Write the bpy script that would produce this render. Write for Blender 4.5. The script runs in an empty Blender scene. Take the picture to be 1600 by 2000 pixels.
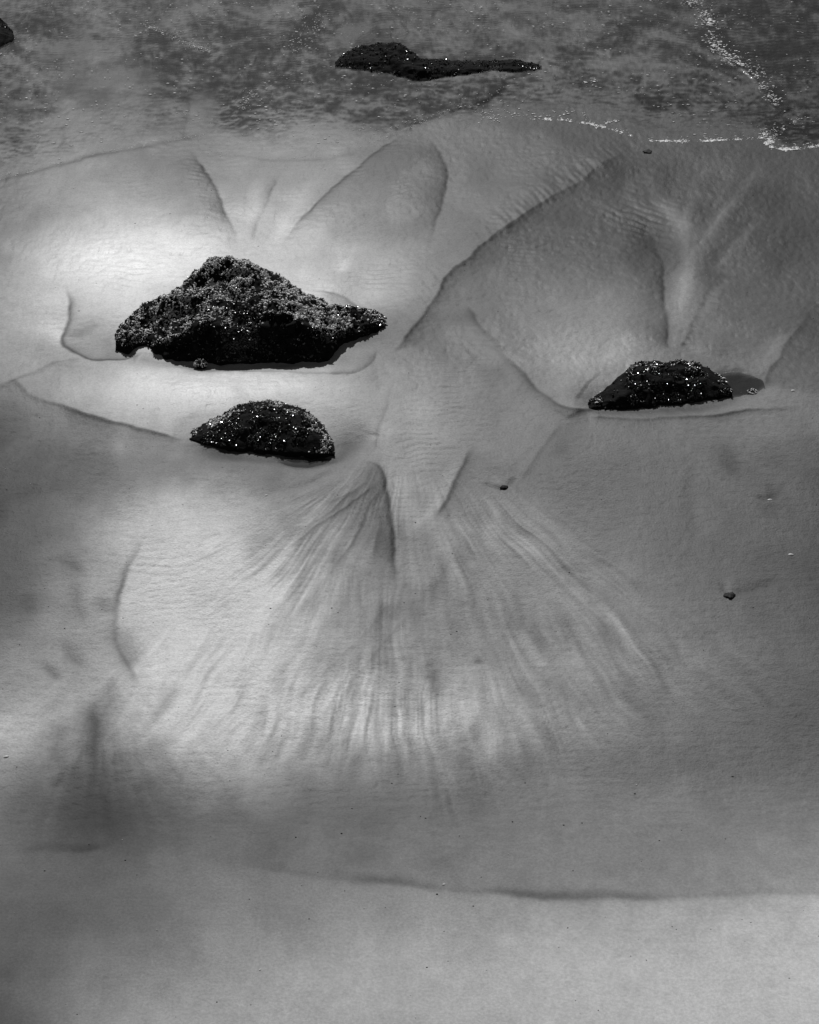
import bpy, math, random
import numpy as np
from mathutils import Vector, Matrix, Quaternion

random.seed(7)
RNG = np.random.default_rng(11)
S = bpy.context.scene
COL = S.collection
R = math.radians

# ------------------------------------------------------------------ camera
PITCH = R(35.0)                 # looking down on the beach from a cliff top
DIST = 30.0
CAM = np.array([0.0, 0.0, DIST * math.sin(PITCH)])
TX, TY = 5.0 / DIST, 6.25 / DIST        # half-extents of the picture at distance 1
cam_d = bpy.data.cameras.new('camera')
cam_d.sensor_fit = 'VERTICAL'
cam_d.angle_y = 2 * math.atan(TY)
cam_d.clip_start, cam_d.clip_end = 0.5, 5000
cam = bpy.data.objects.new('camera', cam_d)
cam.location = CAM
cam.rotation_euler = (math.pi / 2 - PITCH, 0, 0)
COL.objects.link(cam)
S.camera = cam

# ------------------------------------------------------------------ light: back-lit, sun over the sea
SUN_EL, SUN_AZ = R(40), R(-6)   # azimuth measured from +Y (seaward), negative = left
world = bpy.data.worlds.new('World'); S.world = world; world.use_nodes = True
wn = world.node_tree.nodes; wl = world.node_tree.links; wn.clear()
sky = wn.new('ShaderNodeTexSky'); sky.sky_type = 'NISHITA'; sky.sun_disc = False
sky.sun_elevation = SUN_EL; sky.sun_rotation = SUN_AZ
bw = wn.new('ShaderNodeRGBToBW')           # black-and-white photograph
bg = wn.new('ShaderNodeBackground'); bg.inputs['Strength'].default_value = 0.05
wo = wn.new('ShaderNodeOutputWorld')
wl.new(sky.outputs[0], bw.inputs[0]); wl.new(bw.outputs[0], bg.inputs['Color']); wl.new(bg.outputs[0], wo.inputs[0])
sun_d = bpy.data.lights.new('sun', 'SUN'); sun_d.energy = 5.0; sun_d.angle = R(0.5); sun_d.color = (1, 1, 1)
sun = bpy.data.objects.new('sun', sun_d); COL.objects.link(sun)
sdir = Vector((math.sin(SUN_AZ) * math.cos(SUN_EL), math.cos(SUN_AZ) * math.cos(SUN_EL), math.sin(SUN_EL)))
sun.rotation_euler = sdir.to_track_quat('Z', 'Y').to_euler()
sun.location = sdir * 60
S.view_settings.view_transform = 'Standard'; S.view_settings.look = 'None'
S.view_settings.exposure = -0.3; S.view_settings.gamma = 1.0; S.view_settings.use_curve_mapping = False
S.render.engine = 'CYCLES'
S.cycles.max_bounces = 6; S.cycles.diffuse_bounces = 3; S.cycles.glossy_bounces = 3; S.cycles.transparent_max_bounces = 8
S.cycles.caustics_reflective = False; S.cycles.caustics_refractive = False
S.cycles.sample_clamp_indirect = 4.0

# ------------------------------------------------------------------ surveying: photo measurements -> metres on the beach
CP, SP = math.cos(PITCH), math.sin(PITCH)
def ray(u, v):
    a = (np.asarray(u, float) - 800) / 800 * TX
    b = (1000 - np.asarray(v, float)) / 1000 * TY
    return a, CP + b * SP, -SP + b * CP
def ground(u, v):
    x, y, z = ray(u, v); t = -CAM[2] / z
    return x * t, y * t
def at_depth(u, v, y):
    dx, dy, dz = ray(u, v); t = y / dy
    return dx * t, CAM[2] + dz * t
def G(pts):
    p = np.array(pts, float); x, y = ground(p[:, 0], p[:, 1]); return np.stack([x, y], 1)

# ------------------------------------------------------------------ numpy noise
PERM = np.random.default_rng(3).permutation(4096).astype(np.int64)
def _hash(i, j, s):
    return PERM[(PERM[(i + s * 131) & 4095] + j) & 4095]
def perlin(x, y, s=0):
    x = np.asarray(x, float); y = np.asarray(y, float)
    xi = np.floor(x).astype(np.int64); yi = np.floor(y).astype(np.int64)
    fx = x - xi; fy = y - yi
    u = fx * fx * fx * (fx * (fx * 6 - 15) + 10); v = fy * fy * fy * (fy * (fy * 6 - 15) + 10)
    def g(i, j, dx, dy):
        a = _hash(i, j, s) * (2 * np.pi / 4096.0)
        return np.cos(a) * dx + np.sin(a) * dy
    n00 = g(xi, yi, fx, fy); n10 = g(xi + 1, yi, fx - 1, fy)
    n01 = g(xi, yi + 1, fx, fy - 1); n11 = g(xi + 1, yi + 1, fx - 1, fy - 1)
    return 1.5 * ((n00 * (1 - u) + n10 * u) * (1 - v) + (n01 * (1 - u) + n11 * u) * v)
def fbm(x, y, s=0, o=3, g=0.5):
    r = 0; a = 1; f = 1
    for k in range(o):
        r = r + a * perlin(x * f, y * f, s + k); a *= g; f *= 2.03
    return r
def noise3(p, s=0):
    return (perlin(p[:, 0], p[:, 1], s) + perlin(p[:, 1] + 17, p[:, 2], s + 1) + perlin(p[:, 2] + 5, p[:, 0], s + 2)) / 1.7
def sst(a, b, x):
    t = np.clip((x - a) / (b - a), 0, 1); return t * t * (3 - 2 * t)

# ------------------------------------------------------------------ mesh + object helpers
def new_mesh(name, verts, faces, smooth=True):
    me = bpy.data.meshes.new(name)
    verts = np.asarray(verts, np.float32); faces = np.asarray(faces, np.int32)
    k = faces.shape[1]; n = len(faces)
    me.vertices.add(len(verts)); me.vertices.foreach_set('co', verts.ravel())
    me.loops.add(n * k); me.loops.foreach_set('vertex_index', faces.ravel())
    me.polygons.add(n)
    me.polygons.foreach_set('loop_start', np.arange(0, n * k, k, dtype=np.int32))
    me.polygons.foreach_set('use_smooth', np.full(n, smooth, bool))
    me.update(calc_edges=True)
    return me
def attr(me, name, vals):
    a = me.attributes.new(name, 'FLOAT', 'POINT'); a.data.foreach_set('value', np.asarray(vals, np.float32).ravel())
def obj(name, me, mat=None, parent=None, label=None, cat=None, group=None, kind=None):
    o = bpy.data.objects.new(name, me); COL.objects.link(o)
    if mat is not None and not me.materials: me.materials.append(mat)
    if parent is not None: o.parent = parent
    if label: o['label'] = label
    if cat: o['category'] = cat
    if group: o['group'] = group
    if kind: o['kind'] = kind
    return o
def empty(name, loc, label, cat, group=None):
    o = bpy.data.objects.new(name, None); COL.objects.link(o); o.location = loc
    o.empty_display_size = 0.2
    o['label'] = label; o['category'] = cat
    if group: o['group'] = group
    return o

# ------------------------------------------------------------------ materials
def mat_new(name):
    m = bpy.data.materials.new(name); m.use_nodes = True
    t = m.node_tree; t.nodes.clear(); return m, t.nodes, t.links
class NB:
    """small node-building helper"""
    def __init__(s, name):
        s.m, s.n, s.l = mat_new(name)
    def node(s, typ, **kw):
        n = s.n.new(typ)
        for k, v in kw.items(): setattr(n, k, v)
        return n
    def put(s, sock, v):
        if isinstance(v, bpy.types.NodeSocket): s.l.new(v, sock)
        elif isinstance(v, (int, float)) and sock.type == 'RGBA': sock.default_value = (v, v, v, 1)
        elif isinstance(v, (int, float)) and sock.type == 'VECTOR': sock.default_value = (v, v, v)
        else: sock.default_value = v
    def math(s, op, a, b=0.0, clamp=False):
        n = s.node('ShaderNodeMath', operation=op, use_clamp=clamp); s.put(n.inputs[0], a); s.put(n.inputs[1], b); return n.outputs[0]
    def attr(s, name):
        return s.node('ShaderNodeAttribute', attribute_name=name).outputs['Fac']
    def mapr(s, v, a, b, c, d):
        n = s.node('ShaderNodeMapRange'); n.clamp = True
        s.put(n.inputs[0], v)
        for i, q in enumerate((a, b, c, d)): s.put(n.inputs[1 + i], q)
        return n.outputs[0]
    def noise(s, scale, detail=3, rough=0.5, stretch=None, rot=0.0):
        tc = s.node('ShaderNodeTexCoord'); v = tc.outputs['Object']
        if stretch:
            mp = s.node('ShaderNodeMapping'); mp.inputs['Scale'].default_value = stretch; mp.inputs['Rotation'].default_value = (0, 0, rot)
            s.l.new(v, mp.inputs[0]); v = mp.outputs[0]
        n = s.node('ShaderNodeTexNoise'); s.l.new(v, n.inputs['Vector'])
        n.inputs['Scale'].default_value = scale; n.inputs['Detail'].default_value = detail; n.inputs['Roughness'].default_value = rough
        return n.outputs['Fac']
    def bump(s, h, strength, dist, normal=None):
        b = s.node('ShaderNodeBump'); s.put(b.inputs['Height'], h); b.inputs['Strength'].default_value = strength
        b.inputs['Distance'].default_value = dist
        if normal is not None: s.l.new(normal, b.inputs['Normal'])
        return b.outputs[0]
    def principled(s, **kw):
        p = s.node('ShaderNodeBsdfPrincipled')
        for k, v in kw.items(): s.put(p.inputs[k.replace('_', ' ')], v)
        o = s.node('ShaderNodeOutputMaterial'); s.l.new(p.outputs[0], o.inputs[0]); return p

def sand_material():
    b = NB('wet_sand')
    moist = b.attr('moist'); film = b.attr('film'); rough_tex = b.attr('grit')
    gr = b.noise(34, 3, 0.6); gr2 = b.noise(9, 4, 0.6, (1.0, 0.55, 1))
    grain = b.noise(150, 2, 0.7)
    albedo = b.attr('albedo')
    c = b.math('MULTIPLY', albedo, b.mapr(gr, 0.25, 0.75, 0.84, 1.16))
    c = b.math('MULTIPLY', c, b.mapr(gr2, 0.25, 0.75, 0.93, 1.07))
    c = b.math('MULTIPLY', c, b.mapr(grain, 0.3, 0.7, 0.88, 1.12))
    rough = b.mapr(moist, 0, 1, 0.78, 0.44)
    rough = b.math('SUBTRACT', rough, b.math('MULTIPLY', film, 0.12))
    h = b.math('ADD', b.math('MULTIPLY', gr, rough_tex), b.math('MULTIPLY', b.math('MULTIPLY', grain, 0.22), rough_tex))
    nb = b.bump(h, 1.0, 0.020)
    cc = b.node('ShaderNodeCombineColor'); [b.put(cc.inputs[i], c) for i in range(3)]
    b.principled(Base_Color=cc.outputs[0], Roughness=rough, Specular_IOR_Level=b.mapr(moist, 0, 1, 0.04, 0.042),
                 Coat_Weight=b.math('MULTIPLY', film, 0.5), Coat_Roughness=0.40, Coat_IOR=1.33, Normal=nb, Coat_Normal=nb)
    return b.m

def water_material(name, rough, ripple):
    b = NB(name)
    depth = b.attr('depth')
    r1 = b.noise(20, 4, 0.65, (0.5, 0.6, 1)); r2 = b.noise(60, 2, 0.6, (0.5, 0.5, 1))
    h = b.math('ADD', r1, b.math('MULTIPLY', r2, 0.4))
    nb = b.bump(h, 1.0, ripple)
    tr = b.node('ShaderNodeBsdfTransparent'); tint = b.mapr(depth, 0, 1, 0.97, 0.26)
    cc = b.node('ShaderNodeCombineColor'); [b.put(cc.inputs[i], tint) for i in range(3)]
    b.l.new(cc.outputs[0], tr.inputs[0])
    gl = b.node('ShaderNodeBsdfGlossy'); gl.inputs['Roughness'].default_value = rough; gl.inputs['Color'].default_value = (0.95, 0.95, 0.95, 1)
    b.l.new(nb, gl.inputs['Normal'])
    lw = b.node('ShaderNodeLayerWeight'); b.l.new(nb, lw.inputs['Normal'])      # same from both sides: the sun has to get down to the sand
    frv = b.math('ADD', b.math('MULTIPLY', b.math('POWER', lw.outputs['Facing'], 5.0), 0.98), 0.02)
    mx = b.node('ShaderNodeMixShader'); b.l.new(frv, mx.inputs[0]); b.l.new(tr.outputs[0], mx.inputs[1]); b.l.new(gl.outputs[0], mx.inputs[2])
    o = b.node('ShaderNodeOutputMaterial'); b.l.new(mx.outputs[0], o.inputs[0])
    return b.m

def rock_material(name, c0, c1, rough):
    b = NB(name)
    n = b.noise(14, 5, 0.65); n2 = b.noise(60, 3, 0.6)
    c = b.mapr(n, 0.3, 0.7, c0, c1)
    cc = b.node('ShaderNodeCombineColor'); [b.put(cc.inputs[i], c) for i in range(3)]
    nb = b.bump(b.math('ADD', n, b.math('MULTIPLY', n2, 0.5)), 0.8, 0.02)
    b.principled(Base_Color=cc.outputs[0], Roughness=rough, Specular_IOR_Level=0.02, Normal=nb)
    return b.m
def shell_material(name, lo, hi, r_lo, r_hi, spec):
    b = NB(name)
    tone = b.attr('tone')
    n = b.noise(120, 2, 0.6)
    c = b.math('MULTIPLY', b.mapr(tone, 0, 1, lo, hi), b.mapr(n, 0.3, 0.7, 0.7, 1.3))
    cc = b.node('ShaderNodeCombineColor'); [b.put(cc.inputs[i], c) for i in range(3)]
    b.principled(Base_Color=cc.outputs[0], Roughness=b.mapr(tone, 0, 1, r_lo, r_hi), Specular_IOR_Level=spec, Normal=b.bump(n, 0.12, 0.003))
    return b.m
def plain_material(name, c, rough, spec=0.5):
    b = NB(name); n = b.noise(90, 3, 0.6)
    v = b.mapr(n, 0.3, 0.7, c * 0.8, c * 1.15)
    cc = b.node('ShaderNodeCombineColor'); [b.put(cc.inputs[i], v) for i in range(3)]
    b.principled(Base_Color=cc.outputs[0], Roughness=rough, Specular_IOR_Level=spec, Normal=b.bump(n, 0.3, 0.004))
    return b.m

M_SAND = sand_material(); M_WATER = water_material('shallow_water', 0.08, 0.0017); M_POOL = water_material('still_pool', 0.03, 0.0004)
M_ROCK = rock_material('dark_wet_rock', 0.004, 0.014, 0.75)
M_MUSSEL_LIT_DRY = shell_material('sunlit_weathered_mussel_shell', 0.20, 0.66, 0.34, 0.55, 0.5)  # dry shell, paled further to paint the sunlit slopes brighter
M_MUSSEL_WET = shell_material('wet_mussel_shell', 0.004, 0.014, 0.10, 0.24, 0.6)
M_FOAM_GLINT = plain_material('sea_foam_glint', 0.62, 0.45)
M_SHELLBIT = plain_material('bleached_shell', 0.42, 0.5)
M_STONE = plain_material('black_wet_stone', 0.012, 0.7, 0.12)

# ================================================================== THE BEACH
# dense in the part of the beach that is in view, running out to the horizon on all sides
y0v, y1v = ground(800, 2000)[1], ground(800, 0)[1]
NROW, NCOL = 1010, 740
rows_v = np.linspace(2060, -60, NROW)
ys = ground(np.full(NROW, 800.0), rows_v)[1]
xs = np.linspace(-7.6, 7.6, NCOL)
out = np.array([0.3, 0.8, 1.6, 3, 6, 12, 25, 60, 150, 400])
xs = np.concatenate([-7.6 - out[::-1], xs, 7.6 + out])
ys = np.concatenate([ys[0] - out[::-1], ys, ys[-1] + out])
X, Y = np.meshgrid(xs, ys)
SHP = X.shape
# slightly wandering coordinates so that no edge is a clean curve
WX = X + 0.03 * fbm(X * 1.7, Y * 1.7, 21, 3) + 0.006 * perlin(X * 9, Y * 9, 25)
WY = Y + 0.045 * fbm(X * 1.7 + 40, Y * 1.3, 23, 3) + 0.008 * perlin(X * 9, Y * 7, 27)

def line_field(pts, margin):
    """signed distance (left of the direction positive) and position along a line of survey points"""
    p = G(pts)
    # resample smoothly (Catmull-Rom)
    q = np.vstack([2 * p[0] - p[1], p, 2 * p[-1] - p[-2]]); res = []
    for i in range(1, len(q) - 2):
        for t in np.linspace(0, 1, 5)[:-1]:
            res.append(0.5 * (2 * q[i] + (q[i + 1] - q[i - 1]) * t + (2 * q[i - 1] - 5 * q[i] + 4 * q[i + 1] - q[i + 2]) * t ** 2 + (-q[i - 1] + 3 * q[i] - 3 * q[i + 1] + q[i + 2]) * t ** 3))
    res.append(p[-1]); p = np.array(res)
    seg = np.linalg.norm(np.diff(p, axis=0), axis=1); cum = np.concatenate([[0], np.cumsum(seg)]); tot = cum[-1]
    i0, i1 = np.searchsorted(ys, [p[:, 1].min() - margin, p[:, 1].max() + margin])
    j0, j1 = np.searchsorted(xs, [p[:, 0].min() - margin, p[:, 0].max() + margin])
    sl = (slice(i0, i1), slice(j0, j1))
    x, y = WX[sl], WY[sl]
    best = np.full(x.shape, 1e9); sd = np.full(x.shape, 1e9); tt = np.zeros(x.shape)
    for k in range(len(p) - 1):
        a, b = p[k], p[k + 1]; d = b - a; L2 = (d ** 2).sum()
        t = np.clip(((x - a[0]) * d[0] + (y - a[1]) * d[1]) / L2, 0, 1)
        ex, ey = x - a[0] - t * d[0], y - a[1] - t * d[1]
        e = ex * ex + ey * ey; m = e < best
        best[m] = e[m]
        cr = d[0] * ey - d[1] * ex
        sd[m] = (np.sqrt(e) * np.sign(cr))[m]; tt[m] = ((cum[k] + t * seg[k]) / tot)[m]
    return sl, sd, tt

Z = 0.03 * fbm(X * 0.22, Y * 0.16, 1, 2) * sst(0, 1, np.ones(SHP))
Z += 0.006 * fbm(X * 1.1, Y * 0.8, 5, 3)
STAIN_SHADE = np.ones(SHP)            # dark heavy-mineral streaks and painted bank shade (multiplies the albedo)
GRIT = np.full(SHP, 0.35)       # how rough the surface is
FILM = np.zeros(SHP)

def groove(pts, h, w, fade=(0.2, 0.2), stain_shade=0.0, sw=None):
    sl, d, t = line_field(pts, 3.2 * w + 0.1)
    f = sst(0, fade[0], t) * (1 - sst(1 - fade[1], 1, t))
    f = f * np.clip(0.85 + 0.5 * perlin(X[sl] * 1.5, Y[sl] * 1.2, 207), 0.3, 1.3)
    wv = w * 1.15; Z[sl] -= h * f * np.exp(-(d / wv) ** 2)
    if stain_shade:
        sw = sw or w
        STAIN_SHADE[sl] *= 1 - np.clip(1.5 * stain_shade * f * np.exp(-np.abs(d / sw) ** 1.5), -3, 0.8)
def blob(u, v, ru, rv, amount, field, p=2.0, rot=0.0):
    cx, cy = ground(u, v); ex = abs(ground(u + ru, v)[0] - cx); ey = abs(ground(u, v - rv)[1] - cy)
    dx, dy = WX - cx, WY - cy
    q = (np.sqrt((dx / ex) ** 2 + (dy / ey) ** 2)) ** p
    w = np.exp(-q)
    if field is STAIN_SHADE: field *= 1 - amount * w
    else: field += amount * w

def edge(pts, h, w, dark, amt, sw, mode='brink', fade=(0.12, 0.12), L=1.0, soft=0.03):
    """edge of a sheet of sand. dark: +1 / -1 = the sloping side, its shade painted into the colour, lies left / right of the line.
    brink: flat ground breaks off at the line; toe: a slope comes down to the line and stops there"""
    sl, d, t = line_field(pts, max(3.0 * L, 3.2 * sw))
    f = sst(0, fade[0], t) * (1 - sst(1 - fade[1], 1.0001, t))
    f = f * np.clip(0.85 + 0.5 * perlin(X[sl] * 1.1, Y[sl] * 0.9, 203), 0.35, 1.3)
    h = 0.62 * h; q = dark * d; qp = np.maximum(q, 0); qn = np.maximum(-q, 0)
    if mode == 'brink': Z[sl] += h * f * np.where(q > 0, np.exp(-qp / w), np.exp(-(qn / L) ** 2))
    else: Z[sl] += h * f * (1 - np.exp(-qp / w)) * np.exp(-(qp / L) ** 2)
    amt = 1.5 * amt
    STAIN_SHADE[sl] *= 1 - np.clip(amt * f * sst(-soft, soft, q) * (1.0 * np.exp(-qp / sw) + 0.85 * np.exp(-(qp / 0.055) ** 2)), 0, 0.8)  # shade of the sloping side goes into the sand colour
# --- edges left by the backwash
A_LINE = [(766, 694), (790, 662), (826, 622), (852, 580), (868, 552), (900, 516), (950, 476), (1010, 430), (1060, 400), (1120, 364), (1180, 322), (1225, 292)]
edge(A_LINE, 0.06, 0.25, -1, 0.42, 0.45, 'brink', (0.06, 0.1), 0.9)
edge([(905, 590), (935, 632), (968, 670), (1000, 710), (1040, 750), (1080, 782), (1115, 800), (1150, 800)], 0.05, 0.22, -1, 0.44, 0.30, 'brink', (0.12, 0.06), 0.6)
edge([(470, 500), (460, 455), (442, 415), (424, 372), (400, 328), (372, 284)], 0.08, 0.30, 1, 0.42, 0.38, 'toe', (0.4, 0.3), 1.0)
edge([(835, 246), (790, 262), (740, 292), (690, 332), (640, 374), (600, 412), (566, 456), (538, 504)], 0.06, 0.30, 1, 0.38, 0.40, 'toe', (0.25, 0.4), 1.1)
edge([(838, 500), (850, 440), (870, 385), (874, 335), (850, 285), (836, 262)], 0.035, 0.30, 1, 0.34, 0.40, 'toe', (0.25, 0.2), 1.0)
edge([(490, 480), (508, 430), (528, 385), (552, 330)], 0.03, 0.12, 1, 0.20, 0.16, 'toe', (0.2, 0.3), 0.4)
edge([(24, 738), (60, 766), (110, 790), (160, 806), (230, 826), (300, 846), (372, 860)], 0.06, 0.25, -1, 0.42, 0.32, 'brink', (0.04, 0.12), 0.8)
edge([(1328, 690), (1345, 640), (1362, 605), (1390, 550), (1420, 520)], 0.06, 0.25, -1, 0.34, 0.35, 'toe', (0.1, 0.25), 0.8)
edge([(1312, 700), (1304, 640), (1298, 580), (1296, 520), (1270, 460), (1235, 420)], 0.035, 0.20, 1, 0.36, 0.32, 'toe', (0.15, 0.3), 0.8)
edge([(1605, 580), (1570, 622), (1535, 670), (1508, 715), (1488, 755)], 0.05, 0.25, 1, 0.5, 0.45, 'toe', (0.1, 0.08), 0.8)
edge([(1148, 814), (1200, 820), (1260, 821), (1330, 814), (1400, 811), (1480, 802), (1600, 790)], 0.02, 0.10, -1, 0.34, 0.12, 'brink', (0.04, 0.4), 0.4)
edge([(1100, 818), (1135, 803), (1158, 796)], 0.02, 0.08, -1, 0.25, 0.10, 'brink', (0.2, 0.1), 0.3)
edge([(0, 760), (30, 742), (60, 724), (110, 708), (170, 700)], 0.03, 0.10, -1, 0.16, 0.14, 'brink', (0.1, 0.4), 0.4)
edge([(350, 170), (372, 200), (365, 240), (372, 284)], 0.04, 0.2, -1, 0.2, 0.3, 'toe', (0.2, 0.2), 0.6)
# left of the big rock: scour hollow
edge([(120, 540), (136, 590), (128, 640), (118, 668), (140, 692), (180, 708), (240, 702), (296, 684)], 0.05, 0.14, 1, 0.34, 0.22, 'brink', (0.3, 0.1), 0.4)
groove([(140, 662), (175, 640), (215, 625)], 0.014, 0.11, (0.2, 0.4), 0.22)
# front and right of the big rock: thin ledges of sand
edge([(690, 726), (640, 734), (560, 729), (450, 724), (360, 717), (240, 712)], 0.01, 0.05, -1, 0.16, 0.10, 'brink', (0.1, 0.4), 0.2)
edge([(640, 732), (690, 731), (728, 712), (742, 684)], 0.03, 0.10, 1, 0.30, 0.2, 'toe', (0.1, 0.2), 0.4, 0.012)
edge([(758, 640), (700, 594), (660, 572), (610, 566)], 0.03, 0.15, 1, 0.26, 0.2, 'toe', (0.1, 0.2), 0.5)
# the fan below the rocks: lobe of darker sand, light channel beside it
edge([(778, 1170), (772, 1080), (766, 1020), (758, 965), (748, 918), (720, 903), (690, 905)], 0.07, 0.22, 1, 0.42, 0.40, 'toe', (0.35, 0.15), 0.9)
edge([(845, 1020), (880, 950), (905, 905), (930, 858)], 0.06, 0.2, -1, 0.34, 0.28, 'toe', (0.2, 0.3), 0.7)
edge([(1000, 965), (1040, 900), (1075, 850), (1100, 815)], 0.05, 0.3, -1, 0.24, 0.5, 'toe', (0.3, 0.2), 0.9)
edge([(735, 850), (725, 890), (745, 830), (770, 760), (772, 700)], 0.03, 0.2, 1, 0.14, 0.3, 'brink', (0.3, 0.3), 0.6)
for (pts, a, sw) in [([(742, 934), (700, 975), (650, 1010), (590, 1050), (500, 1112)], .30, .14), ([(742, 950), (712, 1010), (690, 1055), (660, 1100), (630, 1150)], .32, .13),
                     ([(742, 1000), (735, 1060), (722, 1130)], .22, .12), ([(700, 950), (640, 1005), (590, 1035), (530, 1060)], .22, .14), ([(720, 940), (670, 970), (600, 1000)], .16, .12),
                     ([(772, 1150), (730, 1220), (650, 1300), (560, 1385)], .14, .10), ([(800, 1200), (740, 1270), (680, 1335), (610, 1410)], .18, .09)]:
    edge(pts, 0.018, 0.08, 1, a, sw, 'toe', (0.15, 0.5), 0.4, 0.02)
groove([(510, 972), (560, 955), (600, 945), (640, 925), (652, 910)], 0.012, 0.06, (0.2, 0.2), 0.1)
groove([(774, 1170), (772, 1200), (778, 1225)], 0.010, 0.09, (0.4, 0.4), 0.22)
for (pts, a) in [([(880, 1060), (868, 1120), (850, 1160), (838, 1210)], .20), ([(952, 965), (942, 1030), (932, 1100)], .16), ([(990, 985), (988, 1040), (978, 1090)], .18), ([(850, 1250), (848, 1320), (856, 1390)], .18),
                 ([(810, 1330), (782, 1370), (762, 1410)], .2), ([(1005, 1110), (1012, 1180), (1022, 1250)], .15), ([(990, 1300), (1030, 1350), (1070, 1405)], .15), ([(1060, 1300), (1090, 1345), (1120, 1375)], .15),
                 ([(1110, 1100), (1160, 1180), (1205, 1240)], .13), ([(910, 1400), (930, 1440), (955, 1480)], .15), ([(1120, 1120), (1180, 1160), (1230, 1210)], .10)]:
    groove(pts, 0.010, 0.07, (0.4, 0.4), a)
# left: winding runnel and rills
edge([(305, 1030), (272, 1078), (246, 1130), (234, 1175), (226, 1215), (236, 1260), (255, 1300), (280, 1345)][::-1], 0.03, 0.10, 1, 0.34, 0.14, 'toe', (0.1, 0.35), 0.5, 0.04)
groove([(228, 1215), (245, 1265), (262, 1315)], 0.012, 0.12, (0.3, 0.3), 0.26, 0.12)
for (pts, w, a) in [([(110, 1085), (145, 1110), (172, 1136)], .08, .18), ([(50, 1155), (62, 1185), (80, 1205)], .11, .2), ([(120, 1240), (140, 1280), (170, 1318)], .08, .16), ([(78, 1285), (95, 1310), (125, 1330)], .06, .18),
                    ([(218, 1315), (212, 1360), (203, 1400)], .06, .14), ([(192, 1340), (186, 1400), (185, 1460), (182, 1530)], .14, .34), ([(118, 1390), (110, 1450), (108, 1510)], .11, .24), ([(150, 1475), (125, 1520), (90, 1550)], .06, .14),
                    ([(0, 990), (40, 968), (90, 945)], .14, .2), ([(150, 1120), (152, 1180), (175, 1240)], .08, .12), ([(195, 1160), (205, 1185), (215, 1210)], .1, .14)]:
    groove(pts, 0.012, w, (0.4, 0.4), 1.7 * a)
# lower tide lines
groove([(640, 1710), (700, 1717), (780, 1724), (880, 1729)], 0.008, 0.05, (0.35, 0.2), 0.24, 0.06)
groove([(900, 1740), (1000, 1746), (1080, 1748), (1180, 1746), (1360, 1748)], 0.009, 0.055, (0.25, 0.4), 0.30, 0.07)
groove([(20, 1670), (90, 1660), (150, 1658), (230, 1655)], 0.008, 0.05, (0.3, 0.3), 0.24, 0.06)
edge([(300, 1670), (500, 1695), (700, 1724), (860, 1734), (1080, 1752), (1340, 1752), (1640, 1742)], 0.02, 0.3, 1, 0.14, 0.9, 'toe', (0.3, 0.02), 1.0, 0.08)
# flow streaks out of the swash, upper right
for (u, v, u2, v2, s) in [(1240, 310, 1222, 400, .26), (1330, 295, 1275, 420, .24), (1400, 310, 1350, 450, .2), (1500, 310, 1385, 490, .30), (1560, 330, 1430, 520, .24), (1430, 460, 1375, 575, .24), (1230, 420, 1300, 510, .24), (1580, 420, 1500, 560, .2)]:
    groove([(u, v), ((u + u2) / 2 + 8, (v + v2) / 2), (u2, v2)], 0.016, 0.24, (0.4, 0.4), s, 0.22)
for (pts, w, a) in [([(1100, 820), (1095, 870), (1080, 915)], .14, .18), ([(1355, 870), (1352, 960), (1357, 1080)], .08, .15), ([(1412, 850), (1425, 900), (1442, 950)], .16, .26), ([(1490, 850), (1520, 900), (1560, 930)], .2, .14)]:
    groove(pts, 0.010, w, (0.35, 0.35), a)
# wakes behind pebbles and shells
groove([(983, 956), (962, 950), (944, 940)], 0.02, 0.035, (0.1, 0.4), 0.30)
groove([(990, 952), (1000, 944), (1008, 934)], 0.012, 0.05, (0.1, 0.4), 0.2)
groove([(1430, 1162), (1460, 1153), (1500, 1140), (1550, 1124)], 0.014, 0.08, (0.1, 0.6), 0.22)
groove([(1417, 1162), (1414, 1150), (1416, 1136)], 0.012, 0.04, (0.1, 0.4), 0.2)
groove([(1505, 975), (1508, 960), (1504, 940)], 0.010, 0.05, (0.1, 0.4), 0.16)
groove([(1508, 975), (1520, 962), (1538, 942)], 0.010, 0.05, (0.1, 0.4), 0.16)
groove([(1503, 977), (1490, 972), (1478, 966)], 0.010, 0.05, (0.1, 0.4), 0.16)
groove([(1505, 980), (1508, 1000), (1508, 1025)], 0.008, 0.09, (0.2, 0.4), 0.16)
groove([(922, 1296), (934, 1296), (948, 1296)], 0.006, 0.025, (0.3, 0.3), 0.25)
groove([(934, 1282), (934, 1296), (935, 1303)], 0.006, 0.025, (0.3, 0.3), 0.25)
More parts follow.
